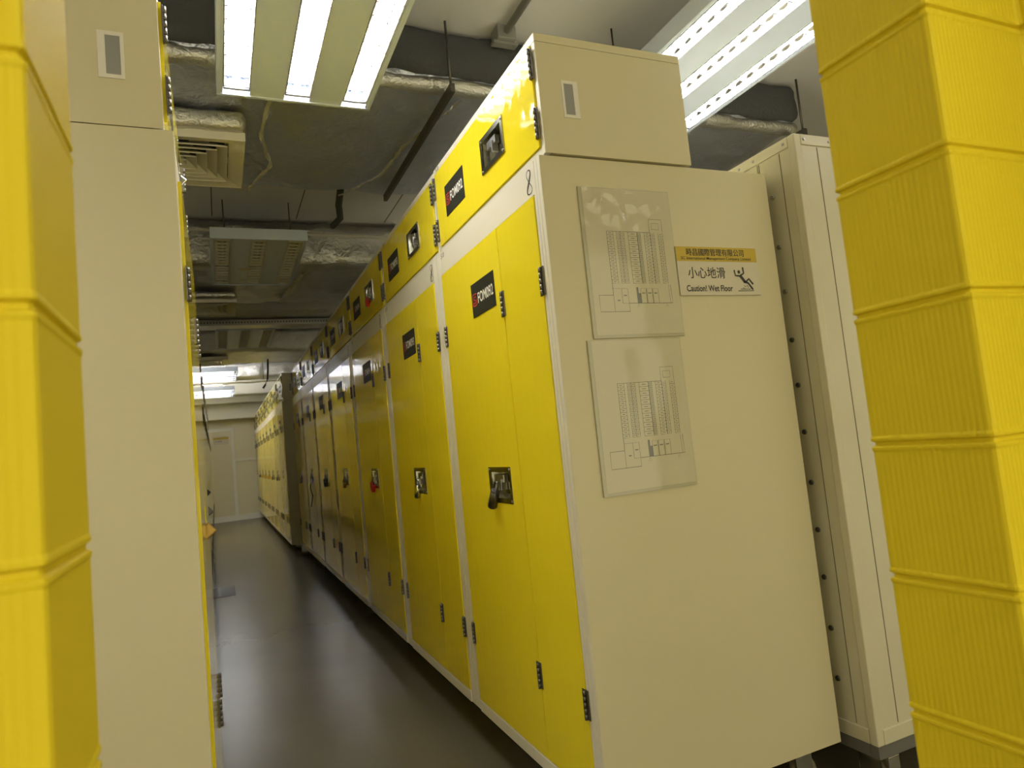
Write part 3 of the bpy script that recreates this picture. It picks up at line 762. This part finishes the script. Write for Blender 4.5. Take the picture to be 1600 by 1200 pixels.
# second, third foil ducts further along
d = thing('air_duct', 'crumpled silver foil duct behind the dark lamp beside the white conduit', 'duct', (0.7, 5.9, 2.72), group='foil wrapped ducts')
crumpled(MB(), -2.8, 2.6, -0.62, 0.66, 0, 0.34, 0.03, 0.020, 5.0, 0.07, pins=[(-0.4, 0.1), (0.2, 0.2), (-0.1, 0.35), (0.5, 0.0)]).build('duct_wrap', 'foil', d, smooth=True)
t1 = MB(); tape(t1, [(0.0, -0.5, -0.015), (-0.06, 0.0, -0.015), (-0.10, 0.6, -0.015)], 0.04, 0, 5); t1.build('tape_seam', 'foil tape', d, smooth=True)
d = thing('air_duct', 'crumpled bright foil duct past the perforated cable tray', 'duct', (0.7, 10.1, 2.74), group='foil wrapped ducts')
crumpled(MB(), -2.8, 2.6, -0.55, 0.55, 0, 0.32, 0.04, 0.022, 8.0, 0.07).build('duct_wrap', 'foil', d, smooth=True)
d = thing('air_duct', 'foil duct crossing between the two far lit lamps', 'duct', (0.7, 13.3, 2.80), group='foil wrapped ducts')
crumpled(MB(), -2.8, 2.6, -0.40, 0.40, 0, 0.27, 0.045, 0.022, 12.0, 0.06).build('duct_wrap', 'foil', d, smooth=True)
# dark beams of the slab
struct(MB().box(X0, X1, 7.15, 7.95, 2.78, ZC, 0.01).build('trim_3', 'slab dark'))
struct(MB().box(X0, X1, 4.08, 5.15, 3.03, ZC, 0.0).box(X0, X1, 6.6, 7.15, 3.03, ZC).box(X0, X1, 7.95, 9.5, 3.03, ZC).build('ceiling_panels', 'slab dark'))
jn = MB()
for x in (-0.9, 0.05, 0.63, 1.3): jn.box(x-0.003, x+0.003, 4.10, 5.13, 3.0285, 3.0300)
struct(jn.build('trim_4', 'black'))

def plenum(label, x0, x1, y0, y1, z0, z1, seed):
    d = thing('vent_plenum', label, 'duct', ((x0+x1)/2, (y0+y1)/2, z0), group='foil boxes above the vents')
    a, b = (x1-x0)/2, (y1-y0)/2
    crumpled(MB(), -a, a, -b, b, 0, z1-z0, 0.02, 0.008, seed, 0.03).build('foil_wrap', 'foil', d, smooth=True)
def vent(label, x, y, z, s=0.56):
    t = thing('ceiling_vent', label, 'vent', (x, y, z), group='square ceiling vents')
    h = s/2; rim = 0.07
    f = MB()
    f.box(-h, h, -h, -h+0.005, 0, 0.040).box(-h, h, h-0.005, h, 0, 0.040).box(-h, -h+0.005, -h+0.005, h-0.005, 0, 0.040).box(h-0.005, h, -h+0.005, h-0.005, 0, 0.040)
    o = [(-h, -h), (h, -h), (h, h), (-h, h)]; r = h-rim; i_ = [(-r, -r), (r, -r), (r, r), (-r, r)]
    for k in range(4): f.face((*o[k], 0), (*o[(k+1) % 4], 0), (*i_[(k+1) % 4], 0.018), (*i_[k], 0.018))
    f.build('vent_frame', 'vent paint', t)
    n = 5
    for k in range(n):
        ro = h-rim-0.004 - k*(h-rim)/4.75
        ri = max(ro-0.047, 0.004)
        v = MB()
        for dz in (0.0, 0.0025):
            A = [(-ro, -ro), (ro, -ro), (ro, ro), (-ro, ro)]; B = [(-ri, -ri), (ri, -ri), (ri, ri), (-ri, ri)]
            for q in range(4): v.face((*A[q], 0.002+dz), (*A[(q+1) % 4], 0.002+dz), (*B[(q+1) % 4], 0.033+dz), (*B[q], 0.033+dz))
        for a0, a1, b0, b1 in ((-ro, ro, -ro, -ro+0.002), (-ro, ro, ro-0.002, ro), (-ro, -ro+0.002, -ro, ro), (ro-0.002, ro, -ro, ro)):
            v.box(a0, a1, b0, b1, 0.0, 0.006)
        v.build('vane', 'vent paint', t)
    MB().box(-h+0.04, h-0.04, -h+0.04, h-0.04, 0.0375, 0.0395).build('throat', 'black', t)
vent('square louvred ceiling vent beside the top of the beige end panel', -0.09, 3.41, 2.675)
plenum('crumpled foil box above the square vent by the beige end panel', -0.36, 0.195, 3.09, 3.70, 2.716, 2.80, 2.2)
vent('square louvred vent behind the dark lamp beside the conduit', -0.07, 6.30, 2.60)
plenum('crumpled foil box above the vent behind the dark lamp', -0.35, 0.21, 5.96, 6.62, 2.645, 2.685, 4.2)
vent('square louvred vent under the bright foil past the cable tray', -0.10, 9.90, 2.66)

def hpipe(name, label, pts, r, m_, cat='pipe', group=None):
    o = MB().tube(pts, r, 12).build(name, m_)
    return tag(o, label, cat, group)
hpipe('conduit_pipe', 'thin white conduit crossing the aisle above the nearer dark lamp', [(-2.1, 4.77, 2.83), (0.5, 4.87, 2.83), (2.6, 4.95, 2.83)], 0.013, 'pipe white')
for lb, a, b, r in (('white pipe crossing the aisle past the bright foil duct', (-2.1, 11.02, 2.86), (2.6, 10.8, 2.86), 0.035), ('white pipe crossing between the far lit lamps', (-2.1, 12.75, 2.72), (2.6, 12.75, 2.72), 0.022)):
    t = thing('conduit_pipe', lb, 'pipe', (0.25, (a[1]+b[1])/2, a[2]))
    MB().tube([Vector(a)-t.location, Vector(b)-t.location], r, 12).build('tube_run', 'pipe white', t)
    for x in (-1.6, 0.55, 1.5):
        MB().tube([(x, (b[1]-a[1])*x/4.7, 0), (x, (b[1]-a[1])*x/4.7, ZC-a[2])], 0.005, 8).build('hanger', 'dark steel', t)
t = thing('conduit_pipe', 'grey conduit running along the pale ceiling above the nearest overhead cabinet', 'pipe', (1.295, 2.0, 3.05))
MB().tube([(0, -1.4, 0), (0, 0.66, 0)], 0.016, 12).build('tube_run', 'flat grey', t)
MB().box(-0.045, 0.045, 0.60, 0.68, -0.035, 0.029, 0.003).box(-0.06, 0.06, 0.62, 0.66, -0.05, -0.036, 0.002).build('pipe_clamp', 'flat grey', t)
# flexible black hose falling from the duct to the conduit
hpipe('black_hose', 'short black flexible hose hanging between the dark duct and the white conduit', [(0.78, 4.06, 2.98), (0.79, 4.12, 2.90), (0.80, 4.30, 2.84), (0.86, 4.60, 2.86), (0.84, 4.80, 2.872)], 0.022, 'rubber', 'hose')
hpipe('black_hose', 'black hose looped above the far white pipe', [(0.02+0.20*(1-math.cos(PI*k/12)), 10.86, 2.912+0.13*math.sin(PI*k/12)) for k in range(13)], 0.014, 'rubber', 'hose')
hpipe('hanging_cable', 'loose black cable end dangling in the aisle past the bright foil', [(0.72, 10.3, 2.74), (0.715, 10.3, 2.60), (0.70, 10.3, 2.45), (0.66, 10.3, 2.36), (0.63, 10.3, 2.32)], 0.013, 'rubber', 'cable')
hpipe('hanging_cable', 'dark cord dangling from the lock of the sixth tall door', [(0.885, 7.56, 1.02), (0.875, 7.62, 0.92), (0.880, 7.50, 0.84), (0.885, 7.75, 0.72)], 0.006, 'rubber', 'cable')
# hanger rods and channels under the big duct
for (x, ya, yb, lb) in ((1.02, 2.63, 3.95, 'dark channel under the big duct between lamp and overhead cabinets'), (3.10, 2.63, 3.6, 'dark channel under the big duct above the white panelled box')):
    t = thing('hanger_channel', lb, 'bracket', (x, (ya+yb)/2, 2.765), group='duct hangers')
    L_ = (yb-ya)/2
    MB().box(-0.011, 0.011, -L_, L_, -0.02, 0.02, 0.002).build('channel', 'dark steel', t)
    MB().tube([(0, -L_+0.02, 0.02), (0, -L_+0.02, ZC-2.765)], 0.006, 8).build('threaded_rod', 'dark steel', t)
# perforated cable tray
t = thing('cable_tray', 'perforated metal cable tray crossing the aisle before the second dark lamp', 'tray', (0.5, 7.62, 2.70))
tr = MB().box(-2.6, 2.2, -0.10, -0.098, 0, 0.06).box(-2.6, 2.2, 0.098, 0.10, 0, 0.06).box(-2.6, 2.2, -0.098, 0.098, 0, 0.002)
tr.build('tray_body', 'steel', t)
hh = MB()
for k in range(90):
    x = -1.2+k*0.03; hh.box(x, x+0.012, -0.1012, -0.1002, 0.022, 0.038)
hh = hh.build('perforation', 'black', t)
# dark patch taped on the floor
tag(MB().box(-0.21, 0.065, 7.24, 7.83, 0.0003, 0.003, 0.001).build('floor_patch', 'black'), 'dark rectangular patch on the grey floor beside the left row', 'patch')
